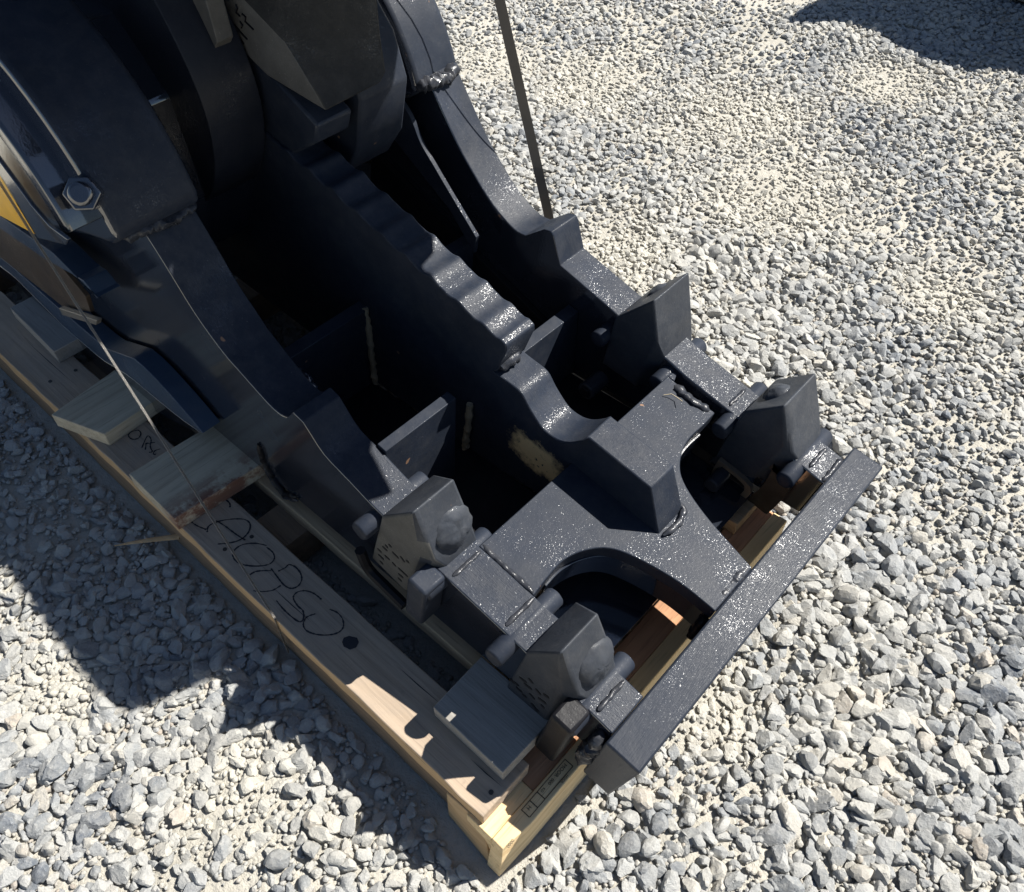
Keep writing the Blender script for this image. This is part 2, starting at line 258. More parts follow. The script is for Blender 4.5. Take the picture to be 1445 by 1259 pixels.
# ================================================================== GROUND
m, n, P = newmat('pale_limestone_dust')
v = coords(n)
c = mixc(n, ramp(n, noise_(n, v, 2.2, 5), [(.35, 0.), (.7, 1.)]), (.40, .38, .33), (.51, .48, .415))
c = mixc(n, ramp(n, noise_(n, v, 70, 5, .7), [(.45, 0.), (.75, .6)]), c, (.33, .32, .29))
n.links.new(c, P.inputs['Base Color']); P.inputs['Roughness'].default_value = .95; P.inputs['Specular IOR Level'].default_value = .1
b = bump_(n, noise_(n, v, 38, 6, .7), .9, .012); b = bump_(n, noise_(n, v, 190, 4, .7), .7, .003, b)
n.links.new(b, P.inputs['Normal'])
DUST = m
def gh(x, y): return .006*noise.noise(Vector((x*3, y*3, 0)))+.004*noise.noise(Vector((x*11, y*11, 3)))
xs = [-60, -20, -8]+[-6+.04*i for i in range(int(8/.04)+1)]+[6, 20, 60]
ys = [-60, -20, -4]+[-1.4+.04*i for i in range(int(8/.04)+1)]+[12, 25, 60]
gv = [(x, y, gh(x, y)-.004) for x in xs for y in ys]; ny = len(ys)
gf = [[i*ny+j, i*ny+j+1, (i+1)*ny+j+1, (i+1)*ny+j] for i in range(len(xs)-1) for j in range(ny-1)]
ground = link('ground', mesh(gv, gf), DUST, smooth=180); ground['kind'] = 'structure'

# stones: angular, water-worn limestone chips
def stone_mat(name, attr):
    m, n, P = newmat(name)
    if attr:
        a = n.nodes.new('ShaderNodeAttribute'); a.attribute_name = 'tint'; src = a.outputs['Fac']
    else:
        a = n.nodes.new('ShaderNodeObjectInfo'); src = a.outputs['Random']
    base = ramp(n, src, [(0, (.06, .075, .1)), (.12, (.115, .135, .165)), (.3, (.205, .225, .245)), (.58, (.34, .35, .352)), (.8, (.43, .425, .40)), (.93, (.50, .465, .395)), (1., (.40, .32, .245))])
    gm_ = n.nodes.new('ShaderNodeNewGeometry'); v = gm_.outputs['Position']
    c = mixc(n, ramp(n, noise_(n, v, 75, 5, .7), [(.4, 0.), (.75, .6)]), base, (.42, .42, .41))
    vein = ramp(n, noise_(n, v, 38, 2, .5, 2.5), [(.49, 0.), (.5, .5), (.515, 0.)])
    c = mixc(n, vein, c, (.6, .6, .58))
    c = mixc(n, ramp(n, noise_(n, v, 260, 3, .7), [(.4, .35), (.65, 0.)]), c, (.16, .165, .175))
    # dust lies in patches
    c = mixc(n, ramp(n, noise_(n, v, 1.6, 6, .7), [(.42, 0.02), (.64, .62)]), c, (.53, .505, .44))
    c = mixc(n, ramp(n, noise_(n, v, 48, 4, .7), [(.5, .0), (.75, .35)]), c, (.52, .50, .45))
    if attr:
        da = n.nodes.new('ShaderNodeAttribute'); da.attribute_name = 'dust'
        dm_ = N(n, 'ShaderNodeMath', operation='MULTIPLY'); n.links.new(da.outputs['Fac'], dm_.inputs[0]); dm_.inputs[1].default_value = .82
        c = mixc(n, dm_.outputs[0], c, (.50, .475, .41))
    n.links.new(c, P.inputs['Base Color']); P.inputs['Roughness'].default_value = .85; P.inputs['Specular IOR Level'].default_value = .25
    b = bump_(n, noise_(n, v, 110, 6, .75), 1., .005); b = bump_(n, noise_(n, v, 420, 3, .7), .6, .001, b); n.links.new(b, P.inputs['Normal'])
    return m
S_ATTR = stone_mat('limestone_chips', True); S_OBJ = stone_mat('limestone_chip', False)
def ico(sub):
    bm = bmesh.new(); bmesh.ops.create_icosphere(bm, subdivisions=sub, radius=1)
    v = np.array([q.co[:] for q in bm.verts]); f = np.array([[q.index for q in t.verts] for t in bm.faces]); bm.free(); return v, f
rs = np.random.RandomState(5)
def rock(v):
    d = v/np.linalg.norm(v, axis=1)[:, None]
    k = rs.randint(8, 12); nn = rs.normal(size=(k, 3)); nn /= np.linalg.norm(nn, axis=1)[:, None]
    h = rs.uniform(.55, 1.0, k)
    dn = d@nn.T; rr = np.where(dn > .05, h/np.maximum(dn, .05), 9.).min(axis=1); rr = np.minimum(rr, 1.3)
    p = d*rr[:, None]; q_ = np.array([noise.noise(Vector(tuple(a*1.7+7*len(v)))) for a in d]); q2_ = np.array([noise.noise(Vector(tuple(a*4.1+3.))) for a in d]); p *= (1+.16*q_+.06*q2_)[:, None]
    p *= np.array([1, rs.uniform(.62, .95), rs.uniform(.45, .75)])
    return p
V1, F1 = ico(2); V2, F2 = ico(3); V0, F0 = ico(1)
V2b, F2b = V1, F1
LIB = {0: [rock(V0) for _ in range(14)], 1: [rock(V1) for _ in range(28)], 2: [rock(V2) for _ in range(28)]}
FAC = {0: F0, 1: F1, 2: F2}
camM = np.array([list(cr), list(cu), list(cw)])
def proj_np(P3):
    q = (P3-np.array(CAM))@camM.T
    z = np.maximum(q[:, 2], .01); return 722.5+1200*q[:, 0]/z, 629.5-1200*q[:, 1]/z, q[:, 2]
def nz(x, y, s, o=0): return np.array([noise.noise(Vector((a*s+o, b_*s, o))) for a, b_ in zip(x, y)])
def scatter(sp, smin, smax, keep, seed):
    g = np.random.RandomState(seed)
    X, Yv = np.meshgrid(np.arange(-5.6, 1.4, sp), np.arange(-1.0, 6.2, sp*.87), indexing='ij')
    X = X+(np.arange(X.shape[1]) % 2)[None, :]*sp/2
    jt = .42 if smin > .005 else 1.4
    x = X.ravel()+g.uniform(-jt, jt, X.size)*sp; y = Yv.ravel()+g.uniform(-jt, jt, X.size)*sp
    px, py, zz = proj_np(np.stack([x, y, np.zeros_like(x)], 1))
    ok = (px > -90) & (px < 1535) & (py > -80) & (py < 1340) & (zz > .2)
    x, y = x[ok], y[ok]
    nn = .6*nz(x, y, 1.3, 1)+.5*nz(x, y, 4.2, 5)
    pr = np.clip(keep+nn*.9, .5, 1)
    k = g.uniform(size=len(x)) < pr
    x, y, nn = x[k], y[k], nn[k]
    s = smin+(smax-smin)*g.beta(1.6, 2.6, len(x)); s *= np.clip(1+.5*nn, .6, 1.25)*np.clip(1.10-.05*np.hypot(x, y), .86, 1.06)
    return x, y, s, nn, g
x, y, s, nn, g = scatter(.0258, .0088, .0242, 1.08, 11)
x2, y2, s2, nn2, g2_ = scatter(.0130, .0030, .0108, .92, 12)
# wood lies on the ground here: keep tall stones out of it
PATCH = ((-.99, 2.5, .30), (-1.37, 2.8, .34), (-1.9, 2.66, .30), (-2.3, 2.5, .25), (-1.06, 3.4, .22), (-.69, 1.45, .16), (-1.18, 1.86, .18), (-.5, 1.33, .10), (-1.14, -.03, .14), (-.72, .05, .10), (-.14, .78, .10), (-.35, 2.3, .14))
def dusty(x, y):
    x = np.asarray(x); y = np.asarray(y); d = np.zeros_like(x)
    wob = .35*nz(x, y, 2.3, 9)+.3*nz(x, y, 7., 4)
    for cx0, cy0, r0 in PATCH: d = np.maximum(d, np.clip(1.35-np.hypot(x-cx0, y-cy0)/r0+wob, 0, 1))
    return d
def under_wood(x, y): return ((x < -.24) & (x > -2.6) & (y > .285) & (y < .43)) | ((x > -.37) & (x < -.24) & (y > .26) & (y < 1.22)) | ((x < -.24) & (x > -2.6) & (y > 1.06) & (y < 1.23)) | ((x < -.24) & (x > -2.6) & (y > .49) & (y < .63))
uw = under_wood(x, y); x, y, s, nn = x[~uw], y[~uw], s[~uw], nn[~uw]
uw = under_wood(x2, y2); x2, y2, s2, nn2 = x2[~uw], y2[~uw], s2[~uw], nn2[~uw]
_, _, dz2 = proj_np(np.stack([x2, y2, np.zeros_like(x2)], 1)); kp = s2*1200/dz2 > 2.25; x2, y2, s2, nn2 = x2[kp], y2[kp], s2[kp], nn2[kp]
P3 = np.stack([x, y, np.zeros_like(x)], 1); px, py, dz = proj_np(P3)
gz = np.array([gh(a, b_) for a, b_ in zip(x, y)]); dst = dusty(x, y); gz = gz-dst*s*.30; s = s*(1-.15*dst)
size_px = s*1200/dz
hidden = ((px > 0) & (px < 1240) & (py > px*.92-60) & (py < px*.75+560) & (py < 1100) & (px*.9+py*1.0 > 250) & (px < 1250-(py-650)*.8)) & ((py > 720+(px-640)*-1.05) | (px < 640))
inframe = (px > 5) & (px < 1440) & (py > 5) & (py < 1254)
rank = np.argsort(-size_px*inframe*(~hidden))
pick = set(rank[:300].tolist())
def build_stones(idx, lod, x, y, s, gz, g, name, ta=2.2, tb=1.8, dd=None):
    dd = dst if dd is None else dd
    vs, fs, tint, dl, off = [], [], [], [], 0
    F = FAC[lod]
    for i in idx:
        b_ = LIB[lod][g.randint(len(LIB[lod]))]
        a = g.uniform(0, 6.283); t1, t2 = g.normal(0, .22, 2)
        ca, sa = math.cos(a), math.sin(a)
        Rz = np.array([[ca, -sa, 0], [sa, ca, 0], [0, 0, 1]])
        Rx = np.array([[1, 0, 0], [0, math.cos(t1), -math.sin(t1)], [0, math.sin(t1), math.cos(t1)]])
        Ry = np.array([[math.cos(t2), 0, math.sin(t2)], [0, 1, 0], [-math.sin(t2), 0, math.cos(t2)]])
        q = (b_*s[i])@(Rz@Rx@Ry).T+np.array([x[i], y[i], gz[i]+s[i]*g.uniform(-.12, .28)])
        vs.append(q); fs.append(F+off); off += len(q); tint.append(np.full(len(q), g.beta(ta, tb))); dl.append(np.full(len(q), dd[i]))
    V = np.concatenate(vs); Fa = np.concatenate(fs).astype(np.int32)
    me = bpy.data.meshes.new(name); me.vertices.add(len(V)); me.vertices.foreach_set('co', V.ravel().astype(np.float32))
    me.loops.add(Fa.size); me.loops.foreach_set('vertex_index', Fa.ravel()); me.polygons.add(len(Fa))
    me.polygons.foreach_set('loop_start', np.arange(0, Fa.size, 3, dtype=np.int32)); me.polygons.foreach_set('loop_total', np.full(len(Fa), 3, dtype=np.int32))
    me.polygons.foreach_set('use_smooth', np.ones(len(Fa), dtype=bool))
    me.update(); me.validate()
    at = me.attributes.new('tint', 'FLOAT', 'POINT'); at.data.foreach_set('value', np.concatenate(tint).astype(np.float32))
    at = me.attributes.new('dust', 'FLOAT', 'POINT'); at.data.foreach_set('value', np.concatenate(dl).astype(np.float32))
    me.materials.append(S_ATTR)
    return me
rest = [i for i in range(len(x)) if i not in pick]
rest.sort(key=lambda i: -size_px[i]*inframe[i])
def obj_stuff(name, me, lab, parent=None):
    o = bpy.data.objects.new(name, me); sc.collection.objects.link(o); o['kind'] = 'stuff'; o['label'] = lab
    if parent: o.parent = parent
    return o
near = build_stones(rest[:1300], 2, x, y, s, gz, g, 'near'); mid_s = build_stones(rest[1300:14000], 1, x, y, s, gz, g, 'mid'); far = build_stones(rest[14000:], 0, x, y, s, gz, g, 'far')
gz2 = np.array([gh(a, b_) for a, b_ in zip(x2, y2)])
peb = build_stones(range(len(x2)), 0, x2, y2, s2, gz2, g2_, 'pebbles', 4.0, 1.2, dusty(x2, y2))
NS = (len(near.polygons), len(mid_s.polygons), len(far.polygons), len(peb.polygons))
obj_stuff('gravel', join_me([near, mid_s, far]), 'loose grey and cream limestone gravel covering the pale dusty ground'); bpy.data.objects['gravel'].data.materials.append(S_ATTR)
bpy.data.objects['gravel'].data.set_sharp_from_angle(angle=R(24))
obj_stuff('fine_gravel', peb, 'small chips and grit lying in the pale dust between the stones')
print('stone tris', NS, len(x))
for q in (near, mid_s, far): bpy.data.meshes.remove(q)
big = []
for k in range(20):
    me = bpy.data.meshes.new('stone'); me.from_pydata([tuple(q) for q in LIB[2][k]], [], [list(map(int, f)) for f in F2])
    for p_ in me.polygons: p_.use_smooth = True
    me.set_sharp_from_angle(angle=R(20)); me.materials.append(S_OBJ); big.append(me)
for i in sorted(pick):
    o = bpy.data.objects.new('stone', big[g.randint(20)]); sc.collection.objects.link(o); o.parent = ground
    o.location = (x[i], y[i], gz[i]+s[i]*g.uniform(.12, .36)); o.rotation_euler = (g.normal(0, .25), g.normal(0, .25), g.uniform(0, 6.28)); q = s[i]; o.scale = (q, q, q)

# ================================================================== PALLET
pal = thing('pallet', 'worn timber pallet with handwritten letters on its plank, under the black crusher', 'pallet', (-1.3, .31, 0))
def pmesh(name, me, mat, parent=pal, bevel=.002, **k):
    o = link(name, me, mat, None, bevel, **k)
    o.parent = parent
    if parent: o.matrix_parent_inverse = Matrix.Translation(parent.location).inverted() if parent.type == 'EMPTY' else Matrix()
    return o
def jag(x0, x1, y0, y1, z0, z1, edge=.0025, seed=0, step=.05, w=None):
    """sawn board whose left top edge is slightly splintered; long in X"""
    k = max(2, int((x1-x0)/step)); vs, fs = [], []
    g = random.Random(seed)
    for i in range(k+1):
        X_ = x0+(x1-x0)*i/k; j = [g.uniform(-edge, edge) for _ in range(4)]
        vs += [(X_, y0+j[0], z0), (X_, y1+j[1], z0), (X_, y1+j[2], z1), (X_, y0+j[3], z1)]
    for i in range(k):
        for q in range(4): fs.append([i*4+q, i*4+(q+1) % 4, (i+1)*4+(q+1) % 4, (i+1)*4+q])
    fs.append([0, 1, 2, 3]); fs.append([4*k+3, 4*k+2, 4*k+1, 4*k])
    return mesh(vs, fs)
ZP = .15
plank = pmesh('plank', jag(-2.6, -.318, .3055, .4225, .112, ZP, .0015, 1), W_PLANK, bevel=.0025)
plank['label'] = 'outer plank with black handwriting on it'
plank.data.materials.append(W_EDGE)
for p_ in plank.data.polygons:
    if p_.normal.y < -.8: p_.material_index = 1
pmesh('plank', jag(-2.6, -.36, .489, .63, .1125, ZP, .001, 2), W_PLANK2)
pmesh('plank', jag(-2.6, -.325, 1.09, 1.215, .1125, .1495, .001, 3), W_PLANK2)
st = pmesh('stringer', jag(-2.6, -.352, .312, .398, .0, .1115, .0015, 4), W_STR)
pmesh('stringer', jag(-2.6, -.352, 1.10, 1.19, .0, .1115, .0015, 5), W_STR)
for xb in (-1.05, -1.75, -2.4): pmesh('crossbeam', box(xb-.05, xb+.05, .399, 1.098, .022, .112), W_STR)
pmesh('crossbeam', box(-.3505, -.2925, .405, 1.2, .0, .1095), W_RED)
pmesh('crossbeam_end', box(-.3505, -.2925, .300, .4045, .0, .1105), W_BEAM)
# front beam with a sawn-off corner
fb = loft([[(-.292, .2855, 0), (-.262, .2855, 0), (-.268, .3, .112), (-.292, .300, .112)], [(-.292, .36, 0), (-.259, .36, 0), (-.2595, .36, .112), (-.292, .36, .112)], [(-.292, 1.2, 0), (-.259, 1.2, 0), (-.2595, 1.2, .112), (-.292, 1.2, .112)]])
front_beam = pmesh('crossbeam', fb, W_BEAM); front_beam['label'] = 'pale outer beam with a printed stamp'
# corner facet: bevelled end of the plank resting on the beam
pmesh('wedge', loft([[(-.4, .3, .0), (-.4, .311, .0), (-.4, .311, .11), (-.4, .302, .11)], [(-.285, .289, 0), (-.285, .311, 0), (-.32, .311, .111), (-.32, .306, .111)]]), W_EDGE)
# flat ink strokes on wood
def ribbon(path, w, z, seed=0):
    g = random.Random(seed); pts = spline([tuple(p) for p in path], 6); vs, fs = [], []
    for i, p in enumerate(pts):
        a = Vector(pts[max(0, i-1)]); b_ = Vector(pts[min(len(pts)-1, i+1)]); d = (b_-a); d = d.normalized() if d.length else Vector((1, 0)); nrm = Vector((-d.y, d.x)); ww = w*g.uniform(.45, 1.25)
        vs += [(p[0]+nrm.x*ww, p[1]+nrm.y*ww, z), (p[0]-nrm.x*ww, p[1]-nrm.y*ww, z)]
    for i in range(len(pts)-1): fs.append([2*i, 2*i+1, 2*i+3, 2*i+2])
    return mesh(vs, fs)
def ink(name, strokes, w, z, parent, mat=MARK):
    o = link(name, join_me([ribbon(s_, w, z, i) for i, s_ in enumerate(strokes)]), mat); o.parent = parent; o.matrix_parent_inverse = Matrix.Translation(-Vector(parent.parent.location)) if parent.parent else Matrix()
    o.matrix_parent_inverse = Matrix(); return o
h1 = ink('handwriting', D['writing'], .0017, ZP+.0008, plank); h2 = ink('handwriting', D['writing2'], .0015, ZP+.0008, plank)
bl = D['blot']; o = link('ink_blot', mesh([(p[0], p[1], ZP+.0008) for p in bl], [list(range(len(bl)))]), MARK); o.parent = plank
# printed stamp on the front beam: frame, divisions and rows of small upright characters
sm = []; X0, X1 = -.2865, -.2685
def sbar(x0, x1, y0, y1): sm.append(mesh([(x0, y0, .1132), (x1, y0, .1132), (x1, y1, .1132), (x0, y1, .1132)], [[0, 1, 2, 3]]))
for (a, b_) in ((.367, .388), (.388, .407), (.407, .482)):
    sbar(X0, X0+.0012, a, b_); sbar(X1, X1+.0012, a, b_)
for q in (.367, .388, .407, .482): sbar(X0, X1, q-.0008, q+.0008)
o = link('stamp_frame', join_me(sm), STAMP); o.parent = front_beam
def text(s_, size, loc, rot, mat, parent, name='lettering', thick=0.):
    cu_ = bpy.data.curves.new(name, 'FONT'); cu_.body = s_; cu_.size = size; cu_.extrude = thick; cu_.align_x = 'CENTER'; cu_.align_y = 'CENTER'; cu_.resolution_u = 3
    t_ = bpy.data.objects.new('tmp', cu_); sc.collection.objects.link(t_)
    bpy.context.view_layer.update(); me = bpy.data.meshes.new_from_object(t_.evaluated_get(bpy.context.evaluated_depsgraph_get())); bpy.data.objects.remove(t_)
    me.transform(Matrix.Translation(loc)@rot); o = link(name, me, mat); o.parent = parent; return o
RT = Matrix.Rotation(R(-90), 4, 'Z')
text('MOOR', .0095, (-.2795, .462, .1134), RT, STAMP, front_beam)
text('000', .0085, (-.2795, .436, .1134), RT, STAMP, front_beam)
text('KD', .0065, (-.2805, .416, .1134), RT, STAMP, front_beam)
text('H', .010, (-.279, .378, .1134), RT, STAMP, front_beam)
text('0000', .008, (-.2645, .315, .1134), RT, STAMP, front_beam); text('HOOR', .006, (-.2652, .455, .1134), RT, STAMP, front_beam)
# nails
for (a, b_) in ((-.335, .345), (-.345, .385), (-1.06, .335), (-1.045, .39), (-1.76, .34), (-1.75, .40)):
    o = link('nail', prism([(a+.0045*math.cos(t*.785), b_+.0045*math.sin(t*.785)) for t in range(8)], ZP-.002, ZP+.0012, 'Z'), simple('nail_steel', (.08, .075, .07), .5, .8)); o.parent = pal; o.matrix_parent_inverse = Matrix.Translation(pal.location).inverted()

for i, (xa, xb_, yy) in enumerate(((-.40, -.325, .362), (-.62, -.50, .395), (-.92, -.80, .345), (-1.95, -1.7, .372))):
    o = link('split', mesh([(xa, yy, ZP+.0007), ((xa+xb_)/2, yy+.0012, ZP+.0007), (xb_, yy+.002, ZP+.0007), ((xa+xb_)/2, yy-.0008, ZP+.0007)], [[0, 1, 2, 3]]), MARK); o.parent = plank
# loose blocks laid on the planks
def block(name, label, poly, z0, z1, mat, slot=None, seed=0):
    c = [sum(p[i] for p in poly)/len(poly) for i in (0, 1)]
    me = prism([(p[0]-c[0], p[1]-c[1]) for p in poly], 0, z1-z0, 'Z')
    rough_up(me, .0012, 60, seed)
    o = link(name, me, mat, None, .002); o.location = (c[0], c[1], z0)
    return tag(o, label, 'wood block', 'spacer blocks between pallet and crusher')
b1 = block('wood_block', 'tilted dark-stained wood block at the left, just past the letters ORS', [(-1.615, .279), (-1.475, .327), (-1.485, .50), (-1.64, .47)], ZP+.0006, .189, W_BLK, seed=1)
b2 = block('wood_block', 'wood block with a red-brown stained strip along one edge, between ORS and the large letters', [(-1.338, .303), (-1.325, .56), (-1.15, .56), (-1.168, .300)], ZP+.0006, .189, W_BLKS, seed=2)
b3 = block('wood_block', 'long grey wood block lying on the plank at the left edge of the photo', [(-2.03, .395), (-1.80, .387), (-1.80, .52), (-2.03, .52)], ZP+.0006, .188, W_BLK2, seed=3)
b4 = block('wood_block', 'dark grey wood block under the front left teeth, nearest the pallet corner', [(-.498, .374), (-.333, .372), (-.331, .50), (-.502, .50)], ZP+.0006, .188, W_BLK2, seed=4)
# splinter on the gravel
sp = link('wood_splinter', tube([(-.05, -.052, 0), (-.03, -.028, .004), (.0, .005, .01), (.05, .055, .02)], .0055, 6, lambda t: .3+1.2*t, .4), W_EDGE)
sp.location = (-1.29, .259, .022); tag(sp, 'long pale wood splinter lying on shaded gravel beside the pallet', 'splinter')

# ================================================================== CRUSHER
Jr = Matrix.Rotation(D['ph'], 4, 'Y'); KS = .98
JM = Matrix.Translation(CAM+(Vector(D['O'])-CAM)*KS)@Jr@Matrix.Scale(KS, 4)
mac = thing('concrete_crusher', 'black painted steel crusher jaw with blunt teeth lying on the timber pallet', 'crusher attachment')
mac.matrix_world = JM
def J(name, me, mat, bevel=.003, parent=None, label=None, **k):
    o = link(name, me, mat, parent or mac, bevel, **k)
    if label: o['label'] = label
    return o
def bottom(x): return -.122+.165*x
def plate(top, y0, y1, name='side_plate', mat=P_BRUSH, faces_mat=P_GLOSS, bev=.0025, zb=bottom, label=None):
    prof = top; bx = [prof[-1][0], -.25, -.6, -1.0, -1.4, prof[0][0]]
    poly = list(prof)+[(q, zb(q)) for q in bx if q <= prof[-1][0]+1e-6]
    me = prism(poly, y0, y1)
    me.materials.append(mat); me.materials.append(faces_mat)
    for p_ in me.polygons: p_.material_index = 1 if abs(p_.normal.y) > .8 else 0
    o = link(name, me, None, mac, bev)
    if label: o['label'] = label
    return o
rear = [(-2.1, .35), (-1.8, .38), (-1.5, .38), (-1.3, .33)]
Lp = rear+spline([(-1.2, .262), (-1.153, .238), (-1.099, .185), (-1.036, .116), (-.968, .071), (-.925, .057), (-.875, .043), (-.835, .034), (-.805, .036), (-.785, .047)], 4)+[(-.765, .084), (-.738, .083)]+spline([(-.722, .068), (-.684, .037), (-.62, .026), (-.56, .014)], 3)+[(-.4, .002), (-.2, 0), (-.045, 0), (0, -.004)]
Rp = rear+spline([(-1.2, .335), (-1.15, .285), (-1.097, .229), (-1.045, .176), (-.996, .134), (-.921, .083), (-.851, .059), (-.815, .064)], 4)+[(-.772, .112), (-.752, .120), (-.744, .112)]+[(-.712, .052)]+[(-.573, .038), (-.45, .022), (-.35, .008), (-.2, 0), (-.045, 0), (0, -.004)]
lpl = plate(Lp, .02, .105, label='left side plate, in shade on its outer face')
for v_ in lpl.data.vertices:
    if v_.co.y > .1: v_.co.y += .017*min(1, max(0, (-.75-v_.co.x)/.25))
plate(Rp, .705, .79, label='right side plate with its curved edge in the sun')
# centre plate: wavy blunt edge, then a step, a dip and the front ridge
wav = []
xx = -1.5
while xx < -.60:
    base = .214+(xx+1.05)*-.10 if xx > -1.05 else .214-.05*(xx+1.05)
    ph = ((xx+1.045)/.0685) % 1
    am = (.0030, .0042, .0026, .0038, .0034, .0022, .0036)[int((xx+1.6)/.0685) % 7]; wav.append((xx, base+am*math.cos(2*math.pi*ph)+.0010*math.cos(4*math.pi*ph+.6)+.0008*math.sin(xx*71))); xx += .0068
cp = [(-2.0, .2)]+wav+[(-.592, .172), (-.577, .168), (-.574, .155), (-.586, .085)]+[(-.5919, .0789)]+spline([(-.5549, .0797), (-.523, .0785), (-.497, .056), (-.4683, .0363), (-.4483, .029), (-.422, .0324), (-.3989, .0475), (-.3757, .0768), (-.362, .1)], 4)+[(-.354, .1042), (-.2178, .1044), (-.1531, -.02)]
me = prism(cp+[(-.153, -.034), (-.38, -.034), (-.40, -.17), (-.6, -.22), (-1.0, -.28), (-2.0, -.4)], .362, .443)
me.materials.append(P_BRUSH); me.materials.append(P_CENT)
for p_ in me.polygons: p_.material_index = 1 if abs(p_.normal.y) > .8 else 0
for v_ in me.vertices:
    if -.37 < v_.co.x < -.2 and v_.co.z > .09: v_.co.z = .094; v_.co.y += .007 if v_.co.y < .4 else -.004
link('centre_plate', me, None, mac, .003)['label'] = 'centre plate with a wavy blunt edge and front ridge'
weld('weld_bead', [(-.588, .37, .088), (-.584, .385, .096), (-.585, .40, .098), (-.584, .42, .09)], .014, mac, seed=3)
weld('weld_bead', [(-.155, .366, .004), (-.152, .385, .006), (-.15, .41, .005), (-.16, .44, .004), (-.2, .447, .003)], .007, mac, seed=4)
# Y-shaped tooth platform, 32 mm thick
def arc(pts): return spline(pts, 5)
plat = [(-.377, .1055), (-.377, .683)] + [(-.356, .681), (-.252, .6795)] + arc([(-.2505, .64), (-.25, .577), (-.232, .528), (-.198, .493), (-.128, .465), (-.039, .445), (-.0005, .437)]) + arc([(-.0005, .315), (-.079, .313), (-.16, .296), (-.21, .274), (-.239, .238), (-.2535, .195), (-.252, .150), (-.246, .1055)])
me = prism(plat, -.034, 0, 'Z')
platf = J('tooth_platform', me, P_MAIN, .002)
J('platform_lug', prism([(-.3765, .6835), (-.3765, .7045), (-.368, .7045), (-.36, .6835)], -.03, -.001, 'Z'), P_MAIN, .0015)
# weld on the platform beside the slot
weld('weld_bead', [(-.352, .676, .0), (-.33, .668, .003), (-.30, .668, .003), (-.262, .676, .0)], .0105, mac, seed=5, flat=.5)
weld('weld_bead', [(-.375, .112, -.001), (-.33, .11, .0), (-.25, .109, .0)], .006, mac, seed=6, flat=.5)
J('slot_filler', box(-.372, -.205, .6805, .7045, -.12, -.05), P_INK, .002)
# front bar
me = prism([(0.0005, 0), (.0695, .002), (.060, -.180), (0.0005, -.184)], 0, .832)
bar = J('front_bar', me, P_BAR, .004)
bar.data.materials.append(paint('brushed_bar_end', base=(.05, .052, .058), rough=.5, coat=.35, crough=.2, brush=(300, 30, 30)))
for p_ in bar.data.polygons:
    if p_.normal.y < -.8: p_.material_index = 1
weld('weld_bead', [(-.008, .445, -.012), (-.008, .40, -.006), (-.008, .315, -.012)], .011, mac, seed=7)
weld('weld_bead', [(-.01, .012, -.02), (-.012, .008, -.06), (-.014, .004, -.1), (-.01, .01, -.15)], .02, mac, seed=8)
weld('weld_bead', [(-.006, .31, -.03), (-.006, .30, -.07), (-.006, .31, -.12)], .012, mac, P_INK, seed=9)
weld('weld_bead', [(-.003, .786, -.002), (-.003, .74, -.001), (-.003, .708, -.004)], .006, mac, seed=10)
# rear faces below the platform: web between the plates
J('front_web', box(-.30, -.275, .106, .361, -.17, -.036), P_INK, .002)
J('front_web', box(-.30, -.275, .444, .704, -.17, -.036), P_INK, .002)
for nm, ed in (('left', arc([(-.248, .150), (-.249, .195), (-.2355, .240), (-.207, .278), (-.157, .300), (-.078, .317), (-.002, .319)])), ('right', arc([(-.246, .64), (-.2455, .577), (-.228, .526), (-.196, .490), (-.127, .462), (-.039, .442), (-.002, .434)]))):
    s_ = -1 if nm == 'right' else 1
    inn = []
    for i, p_ in enumerate(ed):
        a = Vector(ed[max(0, i-1)]); b_ = Vector(ed[min(len(ed)-1, i+1)]); d = (b_-a).normalized(); inn.append((p_[0]-abs(d.y)*.018, p_[1]+s_*abs(d.x)*.018))
    J('throat_wall', prism(list(ed)+inn[::-1], -.10, -.0345, 'Z'), P_GLOSS, .001)
J('chute_floor', prism([(-.98, -.30), (-.36, -.175), (-.36, -.165), (-.98, -.285)], .140, .3615), P_INK, .001)
J('chute_floor', prism([(-.98, -.30), (-.36, -.175), (-.36, -.165), (-.98, -.285)], .4435, .695), P_INK, .001)
J('added_belly_plate', prism([(-.37, -.185), (-.098, -.160), (-.098, -.152), (-.37, -.175)], .12, .70), P_GLOSS, .001)  # added dark plate hiding lit ground where only deep shade lies
